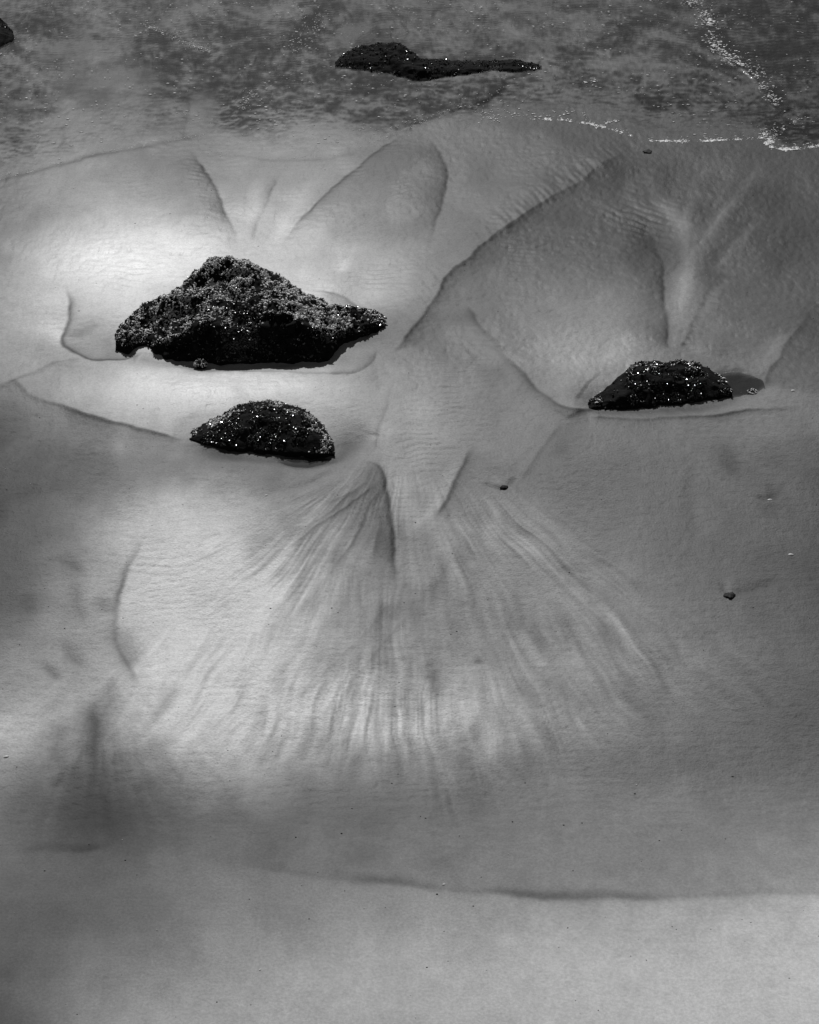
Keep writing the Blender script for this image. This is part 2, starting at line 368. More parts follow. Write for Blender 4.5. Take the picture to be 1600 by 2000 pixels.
# pale rinsed channels
for (pts, w, a) in [([(1250, 320), (1285, 390), (1320, 430), (1342, 500), (1330, 590), (1318, 690)], .15, -1.3), ([(1500, 300), (1450, 370), (1400, 430), (1350, 510)], .10, -1.2), ([(1390, 300), (1350, 380), (1330, 460)], .10, -.6),
                    ([(1230, 330), (1225, 390), (1290, 440)], .10, -.6), ([(1500, 420), (1440, 470), (1380, 540)], .09, -.7), ([(1440, 540), (1395, 570), (1368, 620)], .06, -.4), ([(1540, 640), (1500, 690), (1470, 730)], .14, -.35), ([(1420, 620), (1380, 660), (1350, 700)], .16, -.3),
                    ([(735, 800), (742, 870), (772, 930), (790, 1000), (795, 1060)], .16, -.26), ([(905, 880), (870, 945), (835, 1000), (800, 1060)], .10, -.22), ([(800, 760), (820, 840), (810, 930)], .2, -.16),
                    ([(505, 330), (500, 390), (486, 450), (478, 490)], .14, -.24), ([(640, 330), (590, 380), (550, 440), (522, 492)], .12, -.24), ([(655, 470), (665, 510), (660, 545)], .10, -.22), ([(700, 470), (680, 505), (668, 540)], .08, -.16),
                    ([(100, 620), (112, 650), (125, 685)], .14, -.24), ([(745, 690), (760, 740), (740, 790)], .14, -.14), ([(1240, 650), (1190, 690), (1170, 720)], .16, -.2), ([(1110, 1100), (1150, 1150), (1190, 1190)], .08, -.07), ([(1340, 960), (1372, 1020), (1380, 1060)], .12, -.1)]:
    groove(pts, 0.006, w, (0.3, 0.3), a)
# toe shadow painted as a thin dark rim where the last swash stopped
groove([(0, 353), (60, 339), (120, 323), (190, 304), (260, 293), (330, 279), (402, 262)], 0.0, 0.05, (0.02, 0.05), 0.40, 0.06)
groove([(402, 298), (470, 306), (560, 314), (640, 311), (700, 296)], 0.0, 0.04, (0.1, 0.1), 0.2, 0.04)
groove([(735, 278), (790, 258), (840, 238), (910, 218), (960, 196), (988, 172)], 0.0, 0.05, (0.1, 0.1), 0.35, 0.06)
# damp moats round the feet of the rocks
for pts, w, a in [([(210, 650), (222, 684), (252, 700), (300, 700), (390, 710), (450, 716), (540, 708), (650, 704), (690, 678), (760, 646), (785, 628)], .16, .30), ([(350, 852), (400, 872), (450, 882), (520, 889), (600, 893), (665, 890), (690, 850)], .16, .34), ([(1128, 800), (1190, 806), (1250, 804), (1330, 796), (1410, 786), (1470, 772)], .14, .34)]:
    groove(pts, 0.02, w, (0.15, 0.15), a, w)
# pale wakes where fine sand settled behind the stones
for (u, v, ru, rv, a) in [(1424, 1145, 9, 14, -.25), (1462, 1148, 26, 5, -.12), (970, 942, 12, 6, -.15), (975, 1030, 14, 34, -.14), (1528, 955, 18, 7, -.12), (1490, 962, 10, 8, -.10)]:
    blob(u, v, ru, rv, a, STAIN_SHADE)

# --- scour hollows holding water round the rocks
blob(690, 856, 42, 26, -0.05, Z); blob(688, 856, 42, 24, 0.45, STAIN_SHADE)
blob(600, 896, 60, 13, -0.05, Z, 3); blob(600, 897, 58, 15, 0.5, STAIN_SHADE, 3)
blob(1440, 748, 58, 24, -0.06, Z, 3); blob(1442, 746, 56, 24, 0.55, STAIN_SHADE, 4)  # soaked sand, with the pools' dark reflection painted into its colour
blob(1190, 770, 50, 24, -0.03, Z); blob(1150, 770, 40, 22, 0.22, STAIN_SHADE)
blob(700, 590, 70, 26, -0.02, Z); blob(660, 590, 50, 18, 0.16, STAIN_SHADE)
blob(760, 625, 40, 22, 0.2, STAIN_SHADE); blob(200, 665, 60, 26, 0.22, STAIN_SHADE); blob(600, 735, 60, 10, 0.25, STAIN_SHADE)
blob(410, 836, 40, 14, 0.15, STAIN_SHADE)
blob(470, 700, 230, 26, 0.22, STAIN_SHADE, 4); blob(510, 870, 170, 26, 0.2, STAIN_SHADE, 4); blob(1300, 775, 170, 30, 0.26, STAIN_SHADE, 4); blob(240, 660, 50, 36, 0.2, STAIN_SHADE)  # dark halos in the colour; the first deepens the tall rock's shadow
blob(470, 704, 220, 22, -0.03, Z, 4); blob(520, 880, 140, 18, -0.03, Z, 4); blob(1300, 785, 160, 20, -0.03, Z, 4)
blob(230, 1590, 130, 65, 0.34, STAIN_SHADE); blob(190, 1480, 36, 80, 0.28, STAIN_SHADE); blob(320, 1850, 60, 60, 0.14, STAIN_SHADE); blob(60, 1850, 90, 90, 0.14, STAIN_SHADE)
# --- the sand ridge between the two rocks, and bright smooth shoals
blob(420, 765, 260, 40, 0.05, Z)
blob(1160, 600, 140, 80, 0.03, Z)

# --- ripples where the backwash ran thin
def ripples(u, v, ru, rv, lam, amp, ang, s):
    cx, cy = ground(u, v); ex = abs(ground(u + ru, v)[0] - cx); ey = abs(ground(u, v - rv)[1] - cy)
    w = np.exp(-((WX - cx) / ex) ** 2 - ((WY - cy) / ey) ** 2)
    m = w > 0.01
    x, y = X[m], Y[m]
    ph = (-(x - cx) * math.sin(ang) + (y - cy) * math.cos(ang)) / lam + 1.1 * fbm(x * 0.9, y * 0.7, s, 3)
    q = np.sin(2 * np.pi * ph); q = 0.6 * q + 0.4 * (1 - 2 * np.abs(q))
    br = sst(-0.5, 0.4, fbm(x * 2.2, y * 1.2, s + 7, 2))
    Z[m] += 1.9 * amp * q * br * w[m]
for a in [(600, 345, 120, 50, .13, .0030, .05, 31), (270, 370, 130, 60, .14, .0028, .12, 33), (890, 745, 60, 55, .12, .0050, -.05, 35),
          (300, 545, 150, 50, .16, .0025, .0, 37), (1000, 470, 130, 80, .13, .0028, .1, 39), (730, 350, 90, 60, .13, .003, .25, 41),
          (720, 540, 110, 50, .15, .003, -.1, 43), (840, 860, 90, 70, .12, .0035, .1, 45), (820, 980, 60, 60, .11, .0025, .0, 47),
          (1260, 430, 60, 60, .15, .005, -.7, 49), (1200, 640, 160, 60, .16, .0015, .0, 51), (330, 1100, 110, 80, .13, .0022, .1, 53),
          (180, 640, 60, 40, .14, .004, .15, 55), (380, 360, 60, 40, .12, .003, -.2, 57)]:
    ripples(*a)
# hatching combed into the lip of the long diagonal bank
sl, d, t = line_field(A_LINE, 1.2)
pa = (X[sl] * 0.72 + Y[sl] * 0.30); pb = (-X[sl] * 0.5 + Y[sl] * 0.6)
Z[sl] += 0.009 * perlin(pa * 14, pb * 2.2, 61) * np.exp(-(np.abs(d - 0.16) / 0.22) ** 2) * sst(0, 0.15, t)

# radial combing of the fan: fine braided rills running out from the gap between the rocks
def comb(u, v, th0, th1, r0_, r1_, fr, hgt, stn, seed):
    fx, fy = ground(u, v)
    th = np.arctan2(X - fx, fy - Y); rr = np.hypot(X - fx, fy - Y)
    thw = th + 0.028 * fbm(X * 0.9, Y * 0.6, seed + 5, 2)
    m = sst(r0_, r0_ + 1.2, rr) * (1 - sst(r1_ - 0.9, r1_ + 0.5, rr + 0.8 * fbm(thw * 9, rr * 0.3, seed + 7, 2))) * sst(th0 - 0.12, th0 + 0.12, th) * (1 - sst(th1 - 0.12, th1 + 0.12, th))
    n = 0.6 * fbm(thw * fr, rr * 0.5, seed, 3, 0.6) + 0.5 * fbm(thw * fr * 2.6, rr * 0.8, seed + 3, 2, 0.6)
    n = n * (0.35 + 0.65 * sst(-0.25, 0.45, fbm(X * 1.1, Y * 0.6, seed + 9, 3))) + 0.25 * fbm(X * 2.5, Y * 1.6, seed + 13, 3)
    Z[...] += hgt * n * m; STAIN_SHADE[...] *= 1 - stn * np.clip(n, -1, 1) * m
comb(790, 800, -0.50, 0.62, 0.9, 7.4, 27, 0.008, 0.55, 63)
comb(770, 880, -0.85, -0.10, 0.4, 3.6, 20, 0.009, 0.5, 83)
comb(800, 860, -0.28, 0.30, 4.3, 6.6, 60, 0.006, 0.6, 93)
comb(200, 1250, -0.6, 0.6, 0.3, 3.0, 8, 0.008, 0.4, 113)
# short combing at the right of the lower dark band
cx, cy = ground(1420, 1690)
cm = np.exp(-((X - cx) / 1.3) ** 2 - ((Y - cy) / 0.35) ** 2)
Z += 0.006 * fbm(X * 8 + Y * 2.0, Y * 0.8, 69, 2) * cm

Z_CALM = Z.copy()           # the water lies over the broad shape of the sand, not over its grain
# fine, crinkled surface everywhere the sand is worked by water
inview = (np.abs(X) < 8) & (Y > y0v - 1.5) & (Y < y1v + 3)
Z += inview * (0.25 + 0.75 * sst(ground(0, 1700)[1], ground(0, 1500)[1], WY)) * (0.0020 * fbm(X * 11, Y * 7, 71, 3, 0.62) + 0.0022 * perlin(X * 4.0 + 0.4 * Y, Y * 15, 74) + 0.0010 * perlin(X * 9 - Y * 5, Y * 9 + X * 3, 76) - 0.004 * sst(0.42, 0.75, perlin(X * 13, Y * 10, 72)))
blot = sst(-0.2, 0.5, fbm(X * 0.8, Y * 0.5, 75, 3))
Z += inview * 0.0034 * fbm(X * 12, Y * 14, 77, 2) * blot * (0.2 + 0.8 * sst(ground(0, 1640)[1], ground(0, 1440)[1], WY))
GRIT = (0.34 + 0.16 * blot) * (0.25 + 0.75 * sst(ground(0, 1640)[1], ground(0, 1440)[1], WY)) * (1 - 0.6 * sst(ground(0, 900)[1], ground(0, 700)[1], WY))

# --- sand albedo by station: dry, damp and soaked tones, with bright sheen painted in
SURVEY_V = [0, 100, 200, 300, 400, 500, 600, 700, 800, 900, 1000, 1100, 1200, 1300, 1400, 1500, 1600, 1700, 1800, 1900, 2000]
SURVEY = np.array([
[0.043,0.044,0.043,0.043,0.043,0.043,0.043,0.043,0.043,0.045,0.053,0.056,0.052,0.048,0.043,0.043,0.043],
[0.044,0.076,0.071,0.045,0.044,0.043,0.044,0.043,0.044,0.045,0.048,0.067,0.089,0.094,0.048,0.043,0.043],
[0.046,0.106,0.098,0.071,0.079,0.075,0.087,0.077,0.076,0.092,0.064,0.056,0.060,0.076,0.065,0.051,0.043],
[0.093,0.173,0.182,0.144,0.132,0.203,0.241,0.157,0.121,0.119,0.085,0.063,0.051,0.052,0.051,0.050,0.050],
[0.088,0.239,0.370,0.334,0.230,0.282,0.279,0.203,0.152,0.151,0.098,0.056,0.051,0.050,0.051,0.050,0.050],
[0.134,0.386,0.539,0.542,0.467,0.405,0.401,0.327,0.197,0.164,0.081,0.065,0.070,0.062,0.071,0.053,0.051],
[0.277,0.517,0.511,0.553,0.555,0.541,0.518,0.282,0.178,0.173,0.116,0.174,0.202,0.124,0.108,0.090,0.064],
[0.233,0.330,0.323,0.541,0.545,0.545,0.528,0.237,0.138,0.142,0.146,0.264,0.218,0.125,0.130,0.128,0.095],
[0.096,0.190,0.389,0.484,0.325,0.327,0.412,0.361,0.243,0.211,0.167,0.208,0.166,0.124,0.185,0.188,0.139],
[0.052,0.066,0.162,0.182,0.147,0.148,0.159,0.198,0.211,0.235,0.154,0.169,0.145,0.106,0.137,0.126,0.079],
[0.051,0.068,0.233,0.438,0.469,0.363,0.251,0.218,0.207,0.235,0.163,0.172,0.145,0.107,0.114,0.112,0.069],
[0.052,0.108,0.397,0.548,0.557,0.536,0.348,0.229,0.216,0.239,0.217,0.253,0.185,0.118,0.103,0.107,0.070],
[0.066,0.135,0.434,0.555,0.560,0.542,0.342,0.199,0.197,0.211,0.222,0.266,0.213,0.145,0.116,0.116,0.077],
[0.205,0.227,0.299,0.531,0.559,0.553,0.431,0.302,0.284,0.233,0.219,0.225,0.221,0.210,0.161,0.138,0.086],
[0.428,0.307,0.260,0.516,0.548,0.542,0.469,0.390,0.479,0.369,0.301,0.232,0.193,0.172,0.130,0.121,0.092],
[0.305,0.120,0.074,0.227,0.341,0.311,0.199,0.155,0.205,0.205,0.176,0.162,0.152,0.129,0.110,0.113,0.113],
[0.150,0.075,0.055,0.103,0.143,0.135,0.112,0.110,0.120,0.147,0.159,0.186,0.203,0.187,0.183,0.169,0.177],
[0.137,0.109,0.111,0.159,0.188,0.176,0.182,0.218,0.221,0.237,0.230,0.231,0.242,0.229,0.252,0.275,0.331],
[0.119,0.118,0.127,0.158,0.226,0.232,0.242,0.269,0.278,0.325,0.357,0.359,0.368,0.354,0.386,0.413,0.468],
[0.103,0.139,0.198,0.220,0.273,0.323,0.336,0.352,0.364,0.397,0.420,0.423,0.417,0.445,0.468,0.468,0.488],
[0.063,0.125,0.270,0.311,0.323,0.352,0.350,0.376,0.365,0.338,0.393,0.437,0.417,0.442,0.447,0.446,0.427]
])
SURVEY_U = np.arange(0, 1601, 100)
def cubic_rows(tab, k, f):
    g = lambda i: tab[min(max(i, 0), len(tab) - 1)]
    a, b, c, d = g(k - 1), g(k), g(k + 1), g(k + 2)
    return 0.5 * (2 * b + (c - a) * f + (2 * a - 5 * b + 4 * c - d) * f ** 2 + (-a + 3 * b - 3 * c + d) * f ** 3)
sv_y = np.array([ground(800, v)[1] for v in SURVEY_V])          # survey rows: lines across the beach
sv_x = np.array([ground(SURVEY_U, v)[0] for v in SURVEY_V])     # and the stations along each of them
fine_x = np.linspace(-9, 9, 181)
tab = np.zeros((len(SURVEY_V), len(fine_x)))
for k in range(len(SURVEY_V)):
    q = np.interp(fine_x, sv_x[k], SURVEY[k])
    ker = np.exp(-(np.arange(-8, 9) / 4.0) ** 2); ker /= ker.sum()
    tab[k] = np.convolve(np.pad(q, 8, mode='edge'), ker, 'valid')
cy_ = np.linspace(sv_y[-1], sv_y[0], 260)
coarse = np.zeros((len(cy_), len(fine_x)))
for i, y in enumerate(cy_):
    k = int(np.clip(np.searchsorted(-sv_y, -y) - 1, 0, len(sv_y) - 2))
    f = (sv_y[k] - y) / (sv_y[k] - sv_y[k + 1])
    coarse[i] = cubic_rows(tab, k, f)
# tone patches have ragged, wandering edges
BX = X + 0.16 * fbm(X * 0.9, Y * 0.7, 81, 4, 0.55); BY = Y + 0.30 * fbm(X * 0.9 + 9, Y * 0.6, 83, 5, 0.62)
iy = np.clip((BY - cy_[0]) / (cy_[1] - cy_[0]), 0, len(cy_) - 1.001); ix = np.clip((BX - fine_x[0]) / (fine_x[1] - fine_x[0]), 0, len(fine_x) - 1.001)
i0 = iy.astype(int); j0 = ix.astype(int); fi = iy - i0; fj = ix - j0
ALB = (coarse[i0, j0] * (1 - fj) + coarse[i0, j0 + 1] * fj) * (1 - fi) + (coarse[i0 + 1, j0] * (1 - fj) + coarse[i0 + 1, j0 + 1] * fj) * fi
ALB = ALB * STAIN_SHADE * (1 + 0.05 * fbm(X * 3.1, Y * 2.0, 85, 4, 0.6) + 0.03 * fbm(X * 0.7, Y * 3.5, 89, 3))
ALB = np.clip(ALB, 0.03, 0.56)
# freshly drained sand is damp and glossy, the top of the beach has dried out
dry = 1 - sst(ground(0, 1780)[1], ground(0, 1500)[1], WY)
MOIST = np.clip(1 - 0.75 * dry - 0.25 * blot, 0, 1)
FILM = np.zeros(SHP)           # where a film of water still stands on the sand
for (u, v, ru, rv, a) in [(270, 500, 190, 60, .7), (440, 765, 260, 40, .8), (680, 560, 120, 60, .4), (1150, 690, 160, 50, .4), (520, 420, 160, 60, .35), (840, 880, 90, 120, .25)]:
    blob(u, v, ru, rv, a, FILM)
FILM = np.clip(FILM * (0.6 + 0.4 * sst(-0.4, 0.5, fbm(X * 0.9, Y * 0.7, 91, 3))), 0, 1)

# --- shallow sea: edge of the last swash
W_EDGE = G([(-300, 380), (-60, 362), (0, 352), (60, 338), (120, 322), (190, 303), (260, 292), (330, 278), (400, 262), (440, 268), (480, 288), (560, 300), (640, 302), (700, 292),
            (740, 270), (790, 256), (840, 236), (880, 240), (900, 256), (950, 250), (1000, 242), (1040, 238), (1100, 239), (1150, 246), (1180, 252), (1210, 262), (1250, 274),
            (1300, 278), (1360, 280), (1430, 276), (1490, 272), (1502, 290), (1530, 296), (1570, 293), (1605, 287), (1700, 285), (1950, 290)])
def sea_distance(x, y):
    return y - np.interp(x, W_EDGE[:, 0], W_EDGE[:, 1])
sd = sea_distance(WX + 0.02 * perlin(X * 14, Y * 6, 95), WY)
# beach dips very gently under the water
Zs = Z - 0.020 * sst(0, 6, sd) - 0.3 * sst(6, 60, sd)
def lapped(pts, h, w, margin=1.4):
    sl, d, t = line_field(pts, margin)
    f = sst(0, 0.15, t) * (1 - sst(0.85, 1, t))
    return sl, d, f
nr, nc = SHP
verts = np.stack([X, Y, Zs], -1).reshape(-1, 3)
idx = np.arange(nr * nc).reshape(nr, nc)
quads = np.stack([idx[:-1, :-1], idx[:-1, 1:], idx[1:, 1:], idx[1:, :-1]], -1).reshape(-1, 4)
me = new_mesh('sand_ground', verts, quads)
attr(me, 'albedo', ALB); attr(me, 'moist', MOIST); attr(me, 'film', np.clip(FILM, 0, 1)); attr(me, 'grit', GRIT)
obj('sand_ground', me, M_SAND, kind='structure')

def sand_z(x, y):
    j = np.clip(np.searchsorted(xs, x) - 1, 0, nc - 2); i = np.clip(np.searchsorted(ys, y) - 1, 0, nr - 2)
    fx_ = (x - xs[j]) / (xs[j + 1] - xs[j]); fy_ = (y - ys[i]) / (ys[i + 1] - ys[i])
    return (Zs[i, j] * (1 - fx_) + Zs[i, j + 1] * fx_) * (1 - fy_) + (Zs[i + 1, j] * (1 - fx_) + Zs[i + 1, j + 1] * fx_) * fy_

# water surface: same stations, lifted by the depth of the sheet; dips under the sand at its edge
r0 = np.searchsorted(ys, W_EDGE[:, 1].min() - 0.3)
sl = (slice(r0, nr), slice(0, nc))
wx, wy, wd = X[sl], Y[sl], sd[sl]
depth = -0.003 + 0.006 * (1 - np.exp(-np.maximum(wd, -0.15) / 0.20)) + 0.022 * sst(0.2, 4, wd)
DK = np.zeros(SHP)               # how much suspended sand and depth darken the sheet
def sheet(pts, h, dark, w=0.05, L=1.2):
    """a later sheet of water lapping over the one below: thicker on the left of its edge"""
    s_, d, t = line_field(pts, 3 * L)
    f = sst(0, 0.12, t) * (1 - sst(0.88, 1, t))
    p = f * sst(-w, w, d) * np.exp(-np.maximum(d, 0) / L)
    WZ[s_] += h * p + 0.5 * h * f * np.exp(-((d - w) / w) ** 2)
    DK[s_] = np.maximum(DK[s_], dark * p)
WZ = np.zeros(SHP)
sheet([(735, 275), (770, 258), (830, 238), (900, 216), (955, 196), (985, 175), (978, 152), (940, 136)], 0.009, 0.75, 0.06, 1.6)
sheet([(1605, 205), (1560, 214), (1515, 216), (1495, 195), (1480, 166), (1455, 142), (1420, 122), (1398, 98), (1388, 62), (1368, 28), (1338, -5)][::-1], 0.012, 0.8, 0.07, 4.0)
sheet([(400, 262), (432, 240), (452, 205), (440, 172), (400, 158), (350, 148), (310, 130), (270, 92), (240, 60)][::-1], 0.002, 0.7, 0.2, 0.8)
sheet([(470, 250), (520, 225), (560, 205), (620, 190)], 0.004, 0.3, 0.1, 0.7)
sheet([(330, 95), (370, 105), (405, 112), (425, 90)], 0.004, 0.3, 0.1, 0.7)
for (u, v, ru, rv, a) in [(40, 60, 70, 45, .8), (620, 30, 60, 60, .55), (600, 120, 60, 50, .5), (450, 90, 60, 50, .5), (1560, 250, 60, 30, .9), (1450, 60, 120, 70, .6), (1290, 190, 70, 40, .35), (1250, 60, 80, 40, .3), (850, 130, 220, 30, .6), (40, 170, 60, 40, .3), (330, 170, 80, 30, .4)]:
    blob(u, v, ru, rv, a, DK)
def run_line(pts, w, a):
    s_, d, t = line_field(pts, 3.2 * w)
    DK[s_] += a * sst(0, 0.2, t) * (1 - sst(0.8, 1, t)) * np.exp(-(np.abs(d) / w) ** 1.6) * np.clip(0.8 + 0.8 * perlin(X[s_] * 2, Y[s_] * 1.5, 141), 0.1, 1.4)
run_line([(255, 70), (285, 108), (320, 136), (365, 150), (420, 160), (450, 185), (448, 215), (425, 248), (400, 266)], 0.30, 0.75)
run_line([(240, 40), (300, 72), (350, 98), (410, 114)], 0.22, 0.5)
run_line([(540, 60), (580, 110), (560, 160), (500, 200), (470, 240)], 0.30, 0.45)
run_line([(620, 0), (600, 60), (590, 120)], 0.35, 0.5)
run_line([(560, 215), (640, 200), (720, 175), (800, 170)], 0.25, 0.35)
run_line([(760, 245), (830, 226), (900, 205), (960, 185)], 0.35, 0.5)
run_line([(1060, 110), (1150, 95), (1220, 60), (1260, 20)], 0.30, 0.4)
run_line([(1260, 215), (1310, 180), (1370, 150), (1420, 140)], 0.35, 0.45)
run_line([(1385, 20), (1375, 60), (1390, 110), (1440, 150), (1490, 200)], 0.25, 0.45)
run_line([(0, 170), (60, 180), (110, 200), (60, 240), (0, 260)], 0.30, 0.4)
run_line([(1510, 275), (1550, 262), (1620, 250)], 0.7, 0.8)
rough_w = sst(0.05, 1.2, wd)
chop = fbm(wx * 4.2, wy * 3.0, 101, 3, 0.6); chop2 = 1 - np.abs(perlin(wx * 7 + 0.6 * chop, wy * 6.5, 105)) * 2
wz = (Z_CALM[sl] - 0.020 * sst(0, 6, wd) - 0.3 * sst(6, 60, wd)) + depth + WZ[sl] + rough_w * (0.0019 * chop + 0.0013 * chop2 + 0.0007 * perlin(wx * 11, wy * 12, 107)) * (0.35 + 0.65 * sst(-0.3, 0.6, fbm(wx * 0.5, wy * 0.4, 109, 2) + 0.25 * wd - 0.3))
wz += 0.3 * sst(6, 60, wd)
keep = (wd > -0.12)
kq = keep[:-1, :-1] & keep[1:, :-1] & keep[:-1, 1:] & keep[1:, 1:]
n2r, n2c = wd.shape
idx = np.arange(n2r * n2c).reshape(n2r, n2c)
quads = np.stack([idx[:-1, :-1], idx[:-1, 1:], idx[1:, 1:], idx[1:, :-1]], -1)[kq]
used = np.unique(quads); remap = np.zeros(n2r * n2c, np.int64); remap[used] = np.arange(len(used))
me = new_mesh('shallow_water', np.stack([wx, wy, wz], -1).reshape(-1, 3)[used], remap[quads])
swx, swy = wx + 0.5 * fbm(wx * 0.6, wy * 0.5, 121, 3), wy + 0.7 * fbm(wx * 0.6 + 7, wy * 0.5, 125, 3)
sw1 = fbm(swx * 0.8 - swy * 0.3, swy * 1.5 + swx * 0.5, 111, 4, 0.6); sw2 = fbm(swx * 1.7 + 5, swy * 3.4 + swx * 0.8, 114, 3, 0.6)
streak = 0.38 * sw1 + 0.4 * np.exp(-(sw1 / 0.07) ** 2) + 0.35 * np.exp(-(sw2 / 0.06) ** 2) - 0.2 + 0.62 * fbm(wx * 4.5 + 0.3 * sw1, (0.82 * wy + 0.18 * swy) * 12 + 0.6 * wx, 117, 3, 0.68)
CALM = np.zeros(SHP)
for (u, v, ru, rv, a) in [(200, 190, 150, 95, 1.0), (398, 205, 30, 45, .9), (620, 265, 120, 40, .7)]: blob(u, v, ru, rv, a, CALM, 3)
streak = streak * (1 - 0.75 * np.clip(CALM[sl], 0, 1)) - 0.25 * np.clip(CALM[sl], 0, 1)
attr(me, 'depth', np.clip((0.30 + 0.85 * streak + 0.3 * fbm(wx * 1.2, wy * 0.9, 115, 3)) * sst(0, 1.2, wd) + DK[sl] * (0.7 + 0.8 * streak), 0, 1).ravel()[used])
obj('shallow_water', me, M_WATER, kind='structure')
def water_z(x, y):
    j = np.clip(np.searchsorted(xs, x), 0, nc - 1); i = np.clip(np.searchsorted(ys, y) - r0, 0, n2r - 1)
    return wz[i, j]

# pools left standing in the scour hollows
def tide_pool(u, v, ru, rv, level, dark):
    cx, cy = ground(u, v); ex = abs(ground(u + ru, v)[0] - cx); ey = abs(ground(u, v - rv)[1] - cy)
    n, m = 40, 16; v_, d_ = [(cx, cy)], [1.0]
    for r in range(1, m + 1):
        for k in range(n):
            a = 2 * math.pi * k / n; q = r / m * (1 + 0.10 * math.sin(3 * a + u) + 0.06 * math.sin(5 * a + v))
            v_.append((cx + ex * q * math.cos(a), cy + ey * q * math.sin(a))); d_.append(1 - (r / m) ** 2)
    v_ = np.array(v_); z0 = float(sand_z(np.array([cx]), np.array([cy]))[0]) + level
    zz = z0 + 0.0008 * perlin(v_[:, 0] * 6, v_[:, 1] * 5, 131)
    zz = np.where(np.arange(len(v_)) > (m - 1) * n, zz - 0.12, zz)
    f = [(0, 1 + k, 1 + (k + 1) % n) for k in range(n)]
    for r in range(m - 1):
        a, b = 1 + r * n, 1 + (r + 1) * n
        for k in range(n):
            k2 = (k + 1) % n; f += [(a + k, b + k, b + k2), (a + k, b + k2, a + k2)]
    me = new_mesh('tide_pool', np.column_stack([v_, zz]), np.array(f)); attr(me, 'depth', dark * np.clip(np.array(d_) * 1.6, 0, 1))
    obj('tide_pool', me, M_POOL, kind='structure')
tide_pool(1446, 748, 62, 28, 0.030, 0.8)
tide_pool(600, 897, 66, 17, 0.028, 0.6)

# ================================================================== MUSSEL ROCKS
def mussel_mesh_data(nseg=5):
    prof = [(-0.5, 0.0, 0.0), (-0.36, 0.16, 0.13), (-0.08, 0.25, 0.20), (0.24, 0.25, 0.17), (0.43, 0.14, 0.09), (0.5, 0.0, 0.0)]
    v = [(-0.5, 0, 0)]
    for (l, w, t) in prof[1:-1]:
        for s in range(nseg):
            a = 2 * math.pi * s / nseg; v.append((l, w * math.cos(a), t * math.sin(a)))
    v.append((0.5, 0, 0))
    f = []
    nr_ = len(prof) - 2
    for s in range(nseg):
        s2 = (s + 1) % nseg
        f.append((0, 1 + s2, 1 + s))
        for r in range(nr_ - 1):
            a, b = 1 + r * nseg, 1 + (r + 1) * nseg
            f.append((a + s, a + s2, b + s2)); f.append((a + s, b + s2, b + s))
        f.append((len(v) - 1, 1 + (nr_ - 1) * nseg + s, 1 + (nr_ - 1) * nseg + s2))
    return np.array(v), np.array(f)
MV, MF = mussel_mesh_data()

def interp_line(pts, u):
    p = np.array(sorted(pts), float); return np.interp(u, p[:, 0], p[:, 1])

def scatter_mussels(verts, quads, count, size, zone, rng, jitter=0.75):
    """positions, frames and sizes of mussels packed over the faces of a rock"""
    a, b, c, d = (verts[quads[:, k]] for k in range(4))
    n = np.cross(c - a, d - b); area = np.linalg.norm(n, axis=1) * 0.5 + 1e-12; n = n / (2 * area[:, None])
    w = area * zone
    fi = rng.choice(len(quads), count, p=w / w.sum())
    s, t = rng.random(count), rng.random(count)
    pos = (a[fi] * ((1 - s) * (1 - t))[:, None] + b[fi] * (s * (1 - t))[:, None] + c[fi] * (s * t)[:, None] + d[fi] * ((1 - s) * t)[:, None])
    nn = n[fi]
    ax = nn * rng.uniform(-0.1, 0.55, count)[:, None] + rng.normal(0, jitter, (count, 3)); ax /= np.linalg.norm(ax, axis=1)[:, None]
    sd_ = np.cross(nn, ax); sd_ /= np.linalg.norm(sd_, axis=1)[:, None] + 1e-9
    up = np.cross(ax, sd_)
    L = size * np.clip(np.exp(rng.normal(-0.05, 0.42, count)), 0.4, 1.8)
    pos = pos + nn * (L * 0.14)[:, None]
    return pos, ax, sd_, up, L, fi

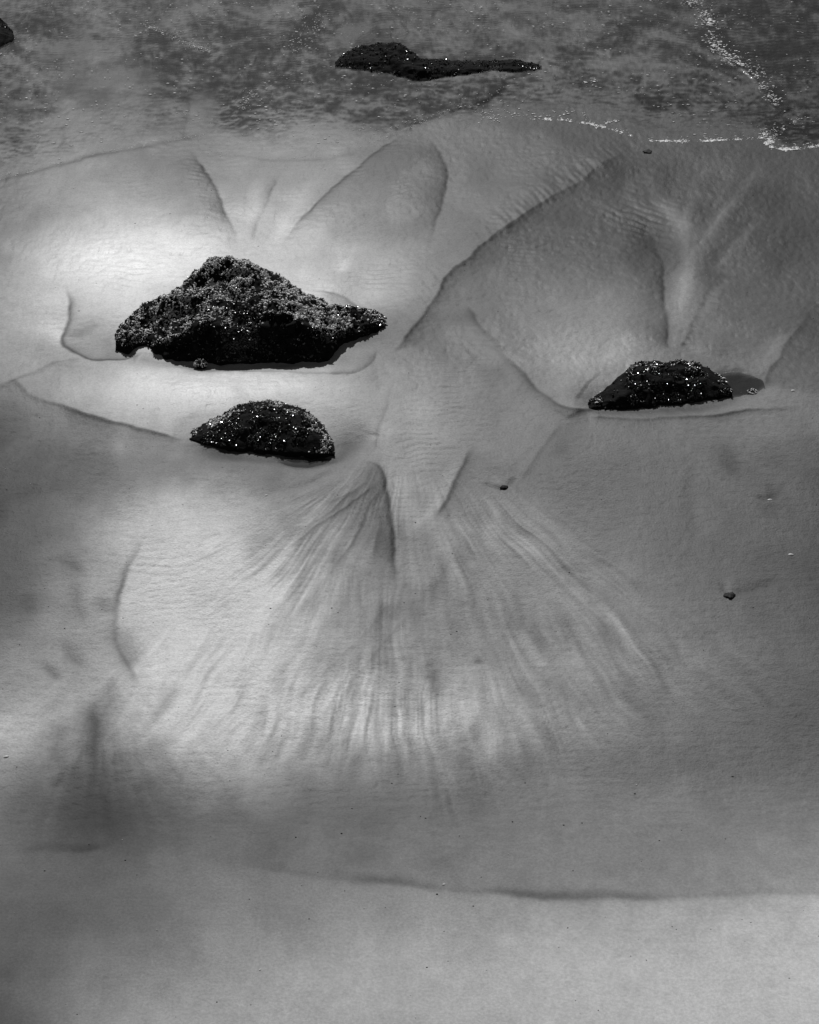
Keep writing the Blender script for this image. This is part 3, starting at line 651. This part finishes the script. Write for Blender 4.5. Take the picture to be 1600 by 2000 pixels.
def mussel_rock(name, label, top, brow, foot, u0, u1, kb, kc, back, n_mus, size, seed, lump=0.05, zone_fn=None, sink=0.25, ncol=170, lit_dry_fn=None, n_single=0, group='mussel-covered rocks on the sand', valley_fn=None, bulge_fn=None, bare=0.0):
    rng = np.random.default_rng(seed)
    U = np.linspace(u0, u1, ncol)
    vf = interp_line(foot, U) + 3.0 * perlin(U * 0.05, U * 0, seed) + 1.8 * perlin(U * 0.16, U * 0, seed + 1); vb = interp_line(brow, U); vt = interp_line(top, U)
    vb = np.minimum(vb, vf - 0.5); vt = np.minimum(vt, vb - 0.5)
    gx, yf = ground(U, vf)
    yb = yf + kb * (ground(U, vb)[1] - yf)
    yt = yf + kc * (ground(U, vt)[1] - yf)
    yt = np.maximum(yt, yb + 0.03)
    e = np.clip(1 - np.abs(2 * (U - u0) / (u1 - u0) - 1) ** 3, 0, 1) ** 0.5
    ybk = yt + back * (0.25 + 0.75 * e)
    xb, zb = at_depth(U, vb, yb); xt, zt = at_depth(U, vt, yt)
    zf = np.zeros_like(U)
    bu = bulge_fn(U) if bulge_fn else 0 * U
    ctrl = [(gx, yf - 0.02, zf - sink), (gx, yf, zf), (0.45 * gx + 0.55 * xb, 0.45 * yf + 0.55 * yb - 0.10 * bu, 0.55 * zb + 0.22 * bu), (xb, yb, zb), (0.5 * (xb + xt), 0.5 * (yb + yt), 0.5 * (zb + zt) + 0.10 * np.abs(zt - zb) - (valley_fn(U) if valley_fn else 0)), (xt, yt, zt),
            (xt, yt + 0.45 * (ybk - yt), zt * 0.72), (xt, yt + 0.8 * (ybk - yt), zt * 0.3), (xt, ybk, zf - sink)]
    C = np.stack([np.stack(c, -1) for c in ctrl], 0)             # K, ncol, 3
    seg = np.linalg.norm(np.diff(C, axis=0), axis=2).mean(1); s = np.concatenate([[0], np.cumsum(seg)]); s /= s[-1]
    NV = 110
    sv = np.linspace(0, 1, NV); P = np.zeros((NV, ncol, 3))
    for k in range(3):
        for j in range(ncol): P[:, j, k] = np.interp(sv, s, C[:, j, k])
    for _ in range(3):
        P[1:-1] = 0.25 * P[:-2] + 0.5 * P[1:-1] + 0.25 * P[2:]
        P[:, 1:-1] = 0.25 * P[:, :-2] + 0.5 * P[:, 1:-1] + 0.25 * P[:, 2:]
    flat = P.reshape(-1, 3)
    nrm = np.cross(np.gradient(P, axis=1), np.gradient(P, axis=0)); nrm /= np.linalg.norm(nrm, axis=2)[..., None] + 1e-9
    nrm = nrm.reshape(-1, 3)
    if nrm[:, 2].mean() < 0: nrm = -nrm
    hgt = np.clip(flat[:, 2] / 0.15, 0, 1)
    flat = flat + nrm * (lump * (1.1 * noise3(flat * 2.6, seed) + 0.9 * (0.5 - 1.6 * np.abs(noise3(flat * 5.0, seed + 5))) + 0.45 * noise3(flat * 13, seed + 9)) * (0.25 + 0.75 * hgt))[:, None]
    idx = np.arange(NV * ncol).reshape(NV, ncol)
    q = np.stack([idx[:-1, :-1], idx[:-1, 1:], idx[1:, 1:], idx[1:, :-1]], -1).reshape(-1, 4)
    cx, cy = flat[:, 0].mean(), flat[:, 1].mean()
    base = np.array([cx, cy, float(sand_z(np.array([cx]), np.array([cy]))[0])])
    root = empty(name, base, label, 'rock', group)
    loc = flat - base
    obj('rock_body', new_mesh('rock_body', loc, q), M_ROCK, root)
    # mussels
    fc = flat[q].mean(1); vrow = (np.arange(NV - 1)[:, None] + 0.5) / (NV - 1) * np.ones((1, ncol - 1)); vrow = vrow.ravel()
    zone = (fc[:, 2] > 0.0).astype(float) * (vrow < s[7])
    if zone_fn is not None:
        uu = np.tile((U[:-1] + U[1:]) / 2, NV - 1); zone = zone * zone_fn(uu, vrow, s, fc)
    zone = zone * (0.04 + 0.96 * sst(-0.35 + bare, 0.12 + bare, noise3(fc * 6, seed + 31)))      # bare patches between the clumps
    pos, ax, sd_, up, L, fi = scatter_mussels(loc, q, n_mus, size, zone, rng)
    uu = np.tile((U[:-1] + U[1:]) / 2, NV - 1)
    lit_dry = lit_dry_fn(uu[fi], vrow[fi], s, fc[fi]) if lit_dry_fn is not None else np.zeros(n_mus)
    is_lit_dry = lit_dry > rng.random(n_mus)
    order = np.argsort(-L); single = set(order[:n_single].tolist())
    tone = np.clip(rng.beta(1.9, 1.9, n_mus), 0, 1)
    for nm, m, mat in (('mussel_bed', is_lit_dry, M_MUSSEL_LIT_DRY), ('wet_mussel_bed', ~is_lit_dry, M_MUSSEL_WET)):
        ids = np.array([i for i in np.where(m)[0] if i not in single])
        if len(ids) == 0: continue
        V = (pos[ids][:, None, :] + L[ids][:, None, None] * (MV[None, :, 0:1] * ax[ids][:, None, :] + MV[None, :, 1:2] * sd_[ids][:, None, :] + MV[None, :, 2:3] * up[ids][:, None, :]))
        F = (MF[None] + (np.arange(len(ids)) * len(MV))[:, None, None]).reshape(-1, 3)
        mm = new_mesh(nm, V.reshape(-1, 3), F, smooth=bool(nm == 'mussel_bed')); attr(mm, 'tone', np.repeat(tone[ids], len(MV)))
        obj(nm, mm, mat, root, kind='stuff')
    for i in sorted(single):
        o = obj('mussel', MUSSEL_SHARED[(bool(is_lit_dry[i]), int(tone[i] * 2.99))], None, root)
        mtx = Matrix.Identity(4)
        for r in range(3):
            mtx[r][0], mtx[r][1], mtx[r][2], mtx[r][3] = ax[i][r] * L[i], sd_[i][r] * L[i], up[i][r] * L[i], pos[i][r]
        o.matrix_local = mtx
    return root, flat, q
MUSSEL_SHARED = {}
for lit_dryk, mat in ((True, M_MUSSEL_LIT_DRY), (False, M_MUSSEL_WET)):
    for tk in range(3):
        mm = new_mesh('mussel', MV, MF); attr(mm, 'tone', np.full(len(MV), (tk + 0.5) / 3)); mm.materials.append(mat)
        MUSSEL_SHARED[(lit_dryk, tk)] = mm

# the tall one: two lit arms above a dark undercut front
big_top = [(226, 655), (238, 640), (260, 622), (300, 603), (330, 585), (352, 562), (385, 535), (415, 514), (450, 506), (478, 514), (500, 530), (525, 543), (560, 562), (600, 592), (635, 612), (670, 620), (700, 620), (730, 624), (758, 634)]
big_brow = [(226, 668), (240, 672), (270, 676), (296, 676), (320, 664), (350, 648), (400, 630), (425, 640), (455, 648), (490, 648), (515, 634), (535, 612), (560, 614), (600, 636), (640, 655), (670, 650), (700, 640), (730, 634), (758, 637)]
big_foot = [(226, 684), (252, 691), (262, 678), (288, 670), (300, 688), (320, 696), (395, 701), (410, 705), (450, 706), (520, 703), (580, 704), (640, 703), (652, 692), (670, 672), (700, 661), (735, 652), (758, 642)]
def big_zone(u, v, s, fc):
    front = 1 - sst(s[3] - 0.06, s[3], v)
    glit = np.exp(-((u - 475) / 40) ** 2)
    return (1 - front * (0.9 - 0.7 * glit)) * (1 + 2.5 * glit * front)
def big_lit_dry(u, v, s, fc):  # paler shells laid where the slopes catch the sun
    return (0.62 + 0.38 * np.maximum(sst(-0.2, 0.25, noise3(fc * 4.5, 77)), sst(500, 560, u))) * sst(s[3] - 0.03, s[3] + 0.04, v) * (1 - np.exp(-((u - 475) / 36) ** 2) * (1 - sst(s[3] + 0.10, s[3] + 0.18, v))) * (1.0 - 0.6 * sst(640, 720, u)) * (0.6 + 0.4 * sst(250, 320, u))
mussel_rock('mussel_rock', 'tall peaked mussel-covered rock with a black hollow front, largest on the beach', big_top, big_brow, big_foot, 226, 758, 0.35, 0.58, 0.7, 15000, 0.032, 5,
            0.07, big_zone, lit_dry_fn=big_lit_dry, n_single=200, ncol=260, valley_fn=lambda U: 0.16 * sst(260, 340, U) * (1 - sst(470, 530, U)))
low_top = [(370, 857), (395, 846), (430, 828), (458, 810), (490, 800), (520, 796), (550, 800), (575, 808), (605, 823), (630, 845), (646, 866), (654, 884)]
low_foot = [(370, 858), (400, 866), (450, 875), (500, 880), (560, 884), (620, 887), (654, 886)]
low_brow = [(370, 856), (400, 850), (450, 836), (500, 824), (550, 824), (600, 842), (640, 868), (654, 885)]
mussel_rock('mussel_rock', 'dome-shaped glittering mussel rock just below the tall peaked one', low_top, low_brow, low_foot, 370, 654, 0.58, 0.72, 0.45, 3400, 0.030, 15,
            0.03, None, lit_dry_fn=lambda u, v, s, fc: np.maximum(sst(590, 640, u) * 0.85, sst(s[5] - 0.005, s[5] + 0.02, v) * 0.7), n_single=120, bare=0.15)
rt_top = [(1150, 796), (1175, 786), (1208, 756), (1240, 729), (1270, 720), (1300, 722), (1330, 717), (1368, 725), (1395, 739), (1415, 750), (1430, 764)]
rt_foot = [(1150, 798), (1190, 799), (1235, 796), (1300, 789), (1370, 782), (1410, 776), (1430, 770)]
rt_brow = [(1150, 797), (1180, 792), (1210, 778), (1250, 756), (1300, 745), (1370, 748), (1410, 756), (1430, 767)]
mussel_rock('mussel_rock', 'low black glistening mussel rock at the right beside a dark pool', rt_top, rt_brow, rt_foot, 1150, 1430, 0.48, 0.66, 0.45, 2000, 0.032, 25,
            0.04, None, lit_dry_fn=lambda u, v, s, fc: sst(s[5] - 0.03, s[5] + 0.02, v) * 0.25, n_single=100, bare=0.25)
# dark rocks awash in the shallows
aw_top = [(655, 124), (672, 108), (700, 94), (740, 86), (785, 88), (800, 102), (820, 118), (870, 124), (920, 128), (965, 126), (1000, 122), (1045, 128), (1058, 132)]
aw_foot = [(655, 130), (700, 137), (760, 144), (800, 156), (830, 160), (880, 150), (930, 144), (965, 140), (1010, 144), (1058, 137)]
aw_brow = [(655, 128), (700, 118), (760, 120), (800, 132), (850, 142), (920, 136), (980, 133), (1058, 135)]
mussel_rock('awash_rock', 'long flat black rock awash in the shallow water near the top', aw_top, aw_brow, aw_foot, 655, 1058, 0.5, 0.74, 0.3, 900, 0.03, 35, 0.05, group='dark rocks awash in the shallows')
al_top = [(-60, 50), (-30, 32), (0, 40), (18, 58), (28, 76)]
al_foot = [(-60, 95), (0, 94), (28, 82)]
al_brow = [(-60, 72), (0, 70), (28, 80)]
mussel_rock('awash_rock', 'black rock cut off by the left edge of the picture, among waves', al_top, al_brow, al_foot, -60, 28, 0.5, 0.74, 0.3, 160, 0.03, 45, 0.04, group='dark rocks awash in the shallows', ncol=60)

# ================================================================== SMALL THINGS
def lump_mesh(name, sx, sy, sz, seed, amp=0.18, n=14, m=9):
    rng = np.random.default_rng(seed); v = [(0, 0, -1)]
    for i in range(1, m):
        ph = math.pi * i / m - math.pi / 2
        for j in range(n):
            a = 2 * math.pi * j / n; v.append((math.cos(ph) * math.cos(a), math.cos(ph) * math.sin(a), math.sin(ph)))
    v.append((0, 0, 1)); v = np.array(v)
    v = v * (1 + amp * noise3(v * 1.6 + seed, seed))[:, None] * np.array([sx, sy, sz])
    f = []
    for j in range(n):
        k = (j + 1) % n; f.append((0, 1 + k, 1 + j))
        for i in range(m - 2):
            a, b = 1 + i * n, 1 + (i + 1) * n; f += [(a + j, a + k, b + k), (a + j, b + k, b + j)]
        f.append((len(v) - 1, 1 + (m - 2) * n + j, 1 + (m - 2) * n + k))
    return new_mesh(name, v, np.array(f))
def place(u, v, dz):
    x, y = ground(u, v); return (float(x), float(y), float(sand_z(np.array([x]), np.array([y]))[0]) + dz)
for (nm, u, v, sx, sy, sz, lab, seed) in [
        ('pebble', 984, 955, .044, .05, .018, 'small dark pebble with a short wake at the upper right of the sand fan', 3),
        ('pebble', 1425, 1165, .056, .07, .022, 'black pebble with a bright wake on grey sand at the right', 4),
        ('pebble', 1264, 297, .075, .06, .02, 'dark pebble at the water edge in the upper right', 6)]:
    o = obj(nm, lump_mesh(nm, sx, sy, sz, seed, 0.55), M_STONE, None, lab, 'pebble', 'lone pebbles on the sand'); o.location = place(u, v, sz * 0.1); o.rotation_euler.z = seed * 0.7

def small_clump(u, v, r, label, seed, n=70, flat_=0.8):
    rng = np.random.default_rng(seed)
    root = empty('mussel_stone', place(u, v, 0), label, 'stone', 'small stones grown with mussels')
    mesh = lump_mesh('stone_body', r, r, r * flat_, seed, 0.12)
    b = obj('stone_body', mesh, M_ROCK, root); b.location = (0, 0, r * flat_ * 0.6)
    d = rng.normal(size=(n, 3)); d /= np.linalg.norm(d, axis=1)[:, None]; d[:, 2] = np.abs(d[:, 2]) * 0.9
    V, F = [], []
    for k in range(n):
        nn = d[k]; ax = nn * 0.4 + rng.normal(0, 0.6, 3); ax /= np.linalg.norm(ax); s = np.cross(nn, ax); s /= np.linalg.norm(s); up = np.cross(ax, s)
        L = 0.035 * rng.uniform(0.7, 1.2); p = nn * np.array([r, r, r * flat_]) + np.array([0, 0, r * flat_ * 0.6])
        V.append(p + L * (MV[:, 0:1] * ax + MV[:, 1:2] * s + MV[:, 2:3] * up)); F.append(MF + k * len(MV))
    mm = new_mesh('mussel_bed', np.concatenate(V), np.concatenate(F)); attr(mm, 'tone', np.repeat(rng.random(n), len(MV)))
    obj('mussel_bed', mm, M_MUSSEL_LIT_DRY, root, kind='stuff')
small_clump(392, 710, 0.085, 'small round mussel-grown stone in front of the tall peaked rock', 51)
small_clump(1470, 762, 0.06, 'small glinting stone right of the low black rock, by the pool', 52, 40, 0.4)

def shell_mesh(name, L, Wd, H, seed):
    """a broken curved shell valve with thickness"""
    n, m = 10, 6; v = []
    for t in (0, 0.12):
        for i in range(n):
            for j in range(m):
                a = -1 + 2 * i / (n - 1); b = -1 + 2 * j / (m - 1)
                w = math.sqrt(max(0.04, 1 - a * a * 0.95))
                v.append((a * L, b * Wd * w, H * (1 - a * a * 0.8) * (1 - b * b * 0.7) - t * H))
    f = []
    k = n * m
    for i in range(n - 1):
        for j in range(m - 1):
            a = i * m + j; f.append((a, a + 1, a + m + 1, a + m)); f.append((k + a, k + a + m, k + a + m + 1, k + a + 1))
    for i in range(n - 1):
        for j in (0, m - 1):
            a = i * m + j; f.append((a, a + m, k + a + m, k + a))
    for j in range(m - 1):
        for i in (0, n - 1):
            a = i * m + j; f.append((a, a + 1, k + a + 1, k + a))
    return new_mesh(name, v, f)
for (u, v, L, lab, rz) in [(1504, 976, .05, 'broken pale shell with fanned wakes at the far right', .1), (1545, 1083, .055, 'thin white shell sliver at the right edge of the sand', -.05),
                           (505, 480, .025, 'tiny white shell fragment above the peak of the tall rock', .4), (154, 607, .03, 'tiny white shell fragment left of the tall peaked rock', .2),
                           (12, 1478, .05, 'pale shell at the left edge of the lower sand', .3), (520, 968, .035, 'pale shell bit below the dome-shaped rock', .5),
                           (1549, 764, .05, 'white shell fragment right of the dark pool by the low rock', .0), (867, 1728, .03, 'small shell on the lower tide line', .2),
                           (508, 1893, .025, 'tiny shell on the pale sand near the bottom', .7)]:
    o = obj('shell', shell_mesh('shell', L * 0.62, L * 0.34, L * 0.2, 1), M_SHELLBIT, None, lab, 'shell', 'shell bits scattered on the sand'); o.location = place(u, v, L * 0.05); o.rotation_euler = (0.15, 0, rz)

# ================================================================== FOAM AND WATER GLINTS
OCT = np.array([(1, 0, 0), (.5, .866, 0), (-.5, .866, 0), (-1, 0, 0), (-.5, -.866, 0), (.5, -.866, 0), (.5, .29, .8), (-.5, .29, .8), (0, -.58, .8), (0, 0, -.7)])
OCF = np.array([(0, 1, 6), (1, 2, 7), (1, 7, 6), (2, 3, 7), (3, 4, 8), (3, 8, 7), (4, 5, 8), (5, 0, 6), (5, 6, 8), (6, 7, 8), (1, 0, 9), (2, 1, 9), (3, 2, 9), (4, 3, 9), (5, 4, 9), (0, 5, 9)])
fp, fs = [], []
def foam_line(pts, n, spread, s0, s1, clump=6.0, side=0.0):
    p = np.array(pts, float); seg = np.hypot(*np.diff(p, axis=0).T); c = np.concatenate([[0], np.cumsum(seg)])
    t = RNG.random(n * 4) * c[-1]
    keepm = RNG.random(n * 4) < np.clip(0.15 + 1.9 * perlin(t / clump, t * 0 + len(fp) * 0.37, 7) + 0.9 * perlin(t / 25, t * 0 + 3.3, 8), 0.015, 1); t = t[keepm][:n]
    spr = spread * np.exp(RNG.normal(0.15, 0.6, len(t)))
    u = np.interp(t, c, p[:, 0]) + RNG.normal(0, 1, len(t)) * spr; v = np.interp(t, c, p[:, 1]) + RNG.normal(0, 0.6, len(t)) * spr - 0.8 * spr
    x, y = ground(u, v)
    s = 0.8 * np.exp(RNG.uniform(math.log(s0), math.log(s1), len(t)))
    for k in range(len(t)): fp.append((x[k], y[k])); fs.append((s[k] * RNG.uniform(1, 2.4), s[k] * RNG.uniform(.8, 1.3), s[k] * 0.6))
foam_line([(1040, 237), (1100, 238), (1150, 245), (1180, 251), (1210, 261), (1250, 272)], 420, 1.5, .006, .016)
foam_line([(1165, 252), (1185, 243), (1205, 240)], 60, 1.5, .006, .015)
foam_line([(1270, 277), (1300, 277), (1360, 279), (1430, 275), (1490, 271)], 480, 1.6, .006, .016)
foam_line([(1492, 268), (1500, 288), (1530, 295), (1570, 292), (1600, 286)], 420, 1.8, .006, .018)
foam_line([(1494, 262), (1506, 282)], 160, 4, .006, .016)
foam_line([(1500, 275), (1520, 262), (1545, 246), (1560, 234)], 90, 3, .006, .014)
foam_line([(1340, 0), (1365, 24), (1388, 55), (1392, 90), (1405, 108), (1430, 124), (1470, 138)], 420, 7, .008, .022)
foam_line([(1475, 145), (1485, 165), (1500, 190), (1520, 212)], 160, 6, .008, .018)
foam_line([(1090, 232), (1110, 228)], 30, 3, .01, .02); foam_line([(940, 232), (970, 238)], 50, 7, .008, .016)
foam_line([(1000, 230), (1060, 233)], 25, 5, .01, .018); foam_line([(1140, 164), (1175, 162)], 16, 2, .01, .02)
foam_line([(560, 100), (590, 70), (600, 40)], 80, 14, .006, .015); foam_line([(575, 110), (620, 60)], 60, 14, .006, .014)
foam_line([(280, 50), (320, 68), (370, 90), (405, 104)], 120, 5, .006, .014); foam_line([(395, 100), (410, 106)], 40, 5, .006, .016)
foam_line([(470, 220), (480, 205), (490, 180), (505, 190)], 70, 5, .006, .014)
foam_line([(0, 352), (60, 338), (120, 322), (190, 303), (260, 292)], 60, 2, .005, .011); foam_line([(260, 292), (400, 264)], 30, 2, .005, .010)
foam_line([(700, 290), (740, 275), (830, 240)], 30, 2, .005, .010); foam_line([(400, 300), (560, 315), (700, 300)], 24, 3, .005, .010)
foam_line([(740, 260), (830, 236), (900, 214), (955, 195), (984, 175), (976, 152)], 90, 4, .005, .010)
for k in range(1900):  # scattered white flecks stand in for sun glints on the water
    u = RNG.random() * 1600; v = RNG.random() ** 1.2 * 290
    x, y = ground(u, v)
    if sea_distance(x, y) < 0.15 or perlin(np.array([u / 120]), np.array([v / 60]), 9)[0] < -0.12: continue
    s = math.exp(RNG.uniform(math.log(.003), math.log(.011))); fp.append((float(x), float(y))); fs.append((s * RNG.uniform(1.5, 4.2), s * RNG.uniform(.6, 1.3), s * .5))
fp = np.array(fp); fs = np.array(fs)
fz = np.where(sea_distance(fp[:, 0], fp[:, 1]) > 0.02, water_z(fp[:, 0], fp[:, 1]), sand_z(fp[:, 0], fp[:, 1]))
V = OCT[None] * fs[:, None, :] + np.stack([fp[:, 0], fp[:, 1], fz + 0.001], -1)[:, None, :]
F = (OCF[None] + (np.arange(len(fp)) * len(OCT))[:, None, None]).reshape(-1, 3)
obj('foam', new_mesh('foam', V.reshape(-1, 3), F), M_FOAM_GLINT, None, 'white foam bubbles along the swash edges and white flecks standing for sun glints on the water', 'foam', kind='stuff')

# ================================================================== GRIT
for nm, mat, n_, seed in (('shell_grit', M_SHELLBIT, 130, 71), ('stone_grit', M_STONE, 260, 72)):
    rg = np.random.default_rng(seed)
    u, v = rg.random(n_) * 1700 - 50, 330 + rg.random(n_) * 1700
    gx_, gy_ = ground(u, v); gs = np.exp(rg.uniform(math.log(.0025), math.log(.0075), n_))
    gz_ = sand_z(gx_, gy_)
    sc = np.stack([gs * rg.uniform(1, 1.8, n_), gs * rg.uniform(.8, 1.5, n_), gs * 0.7], -1)
    V = OCT[None] * sc[:, None, :] + np.stack([gx_, gy_, gz_ + 0.001], -1)[:, None, :]
    F = (OCF[None] + (np.arange(n_) * len(OCT))[:, None, None]).reshape(-1, 3)
    obj(nm, new_mesh(nm, V.reshape(-1, 3), F), mat, None, 'tiny pale shell grit strewn over the sand' if nm == 'shell_grit' else 'tiny dark stone grit strewn over the sand', 'grit', kind='stuff')
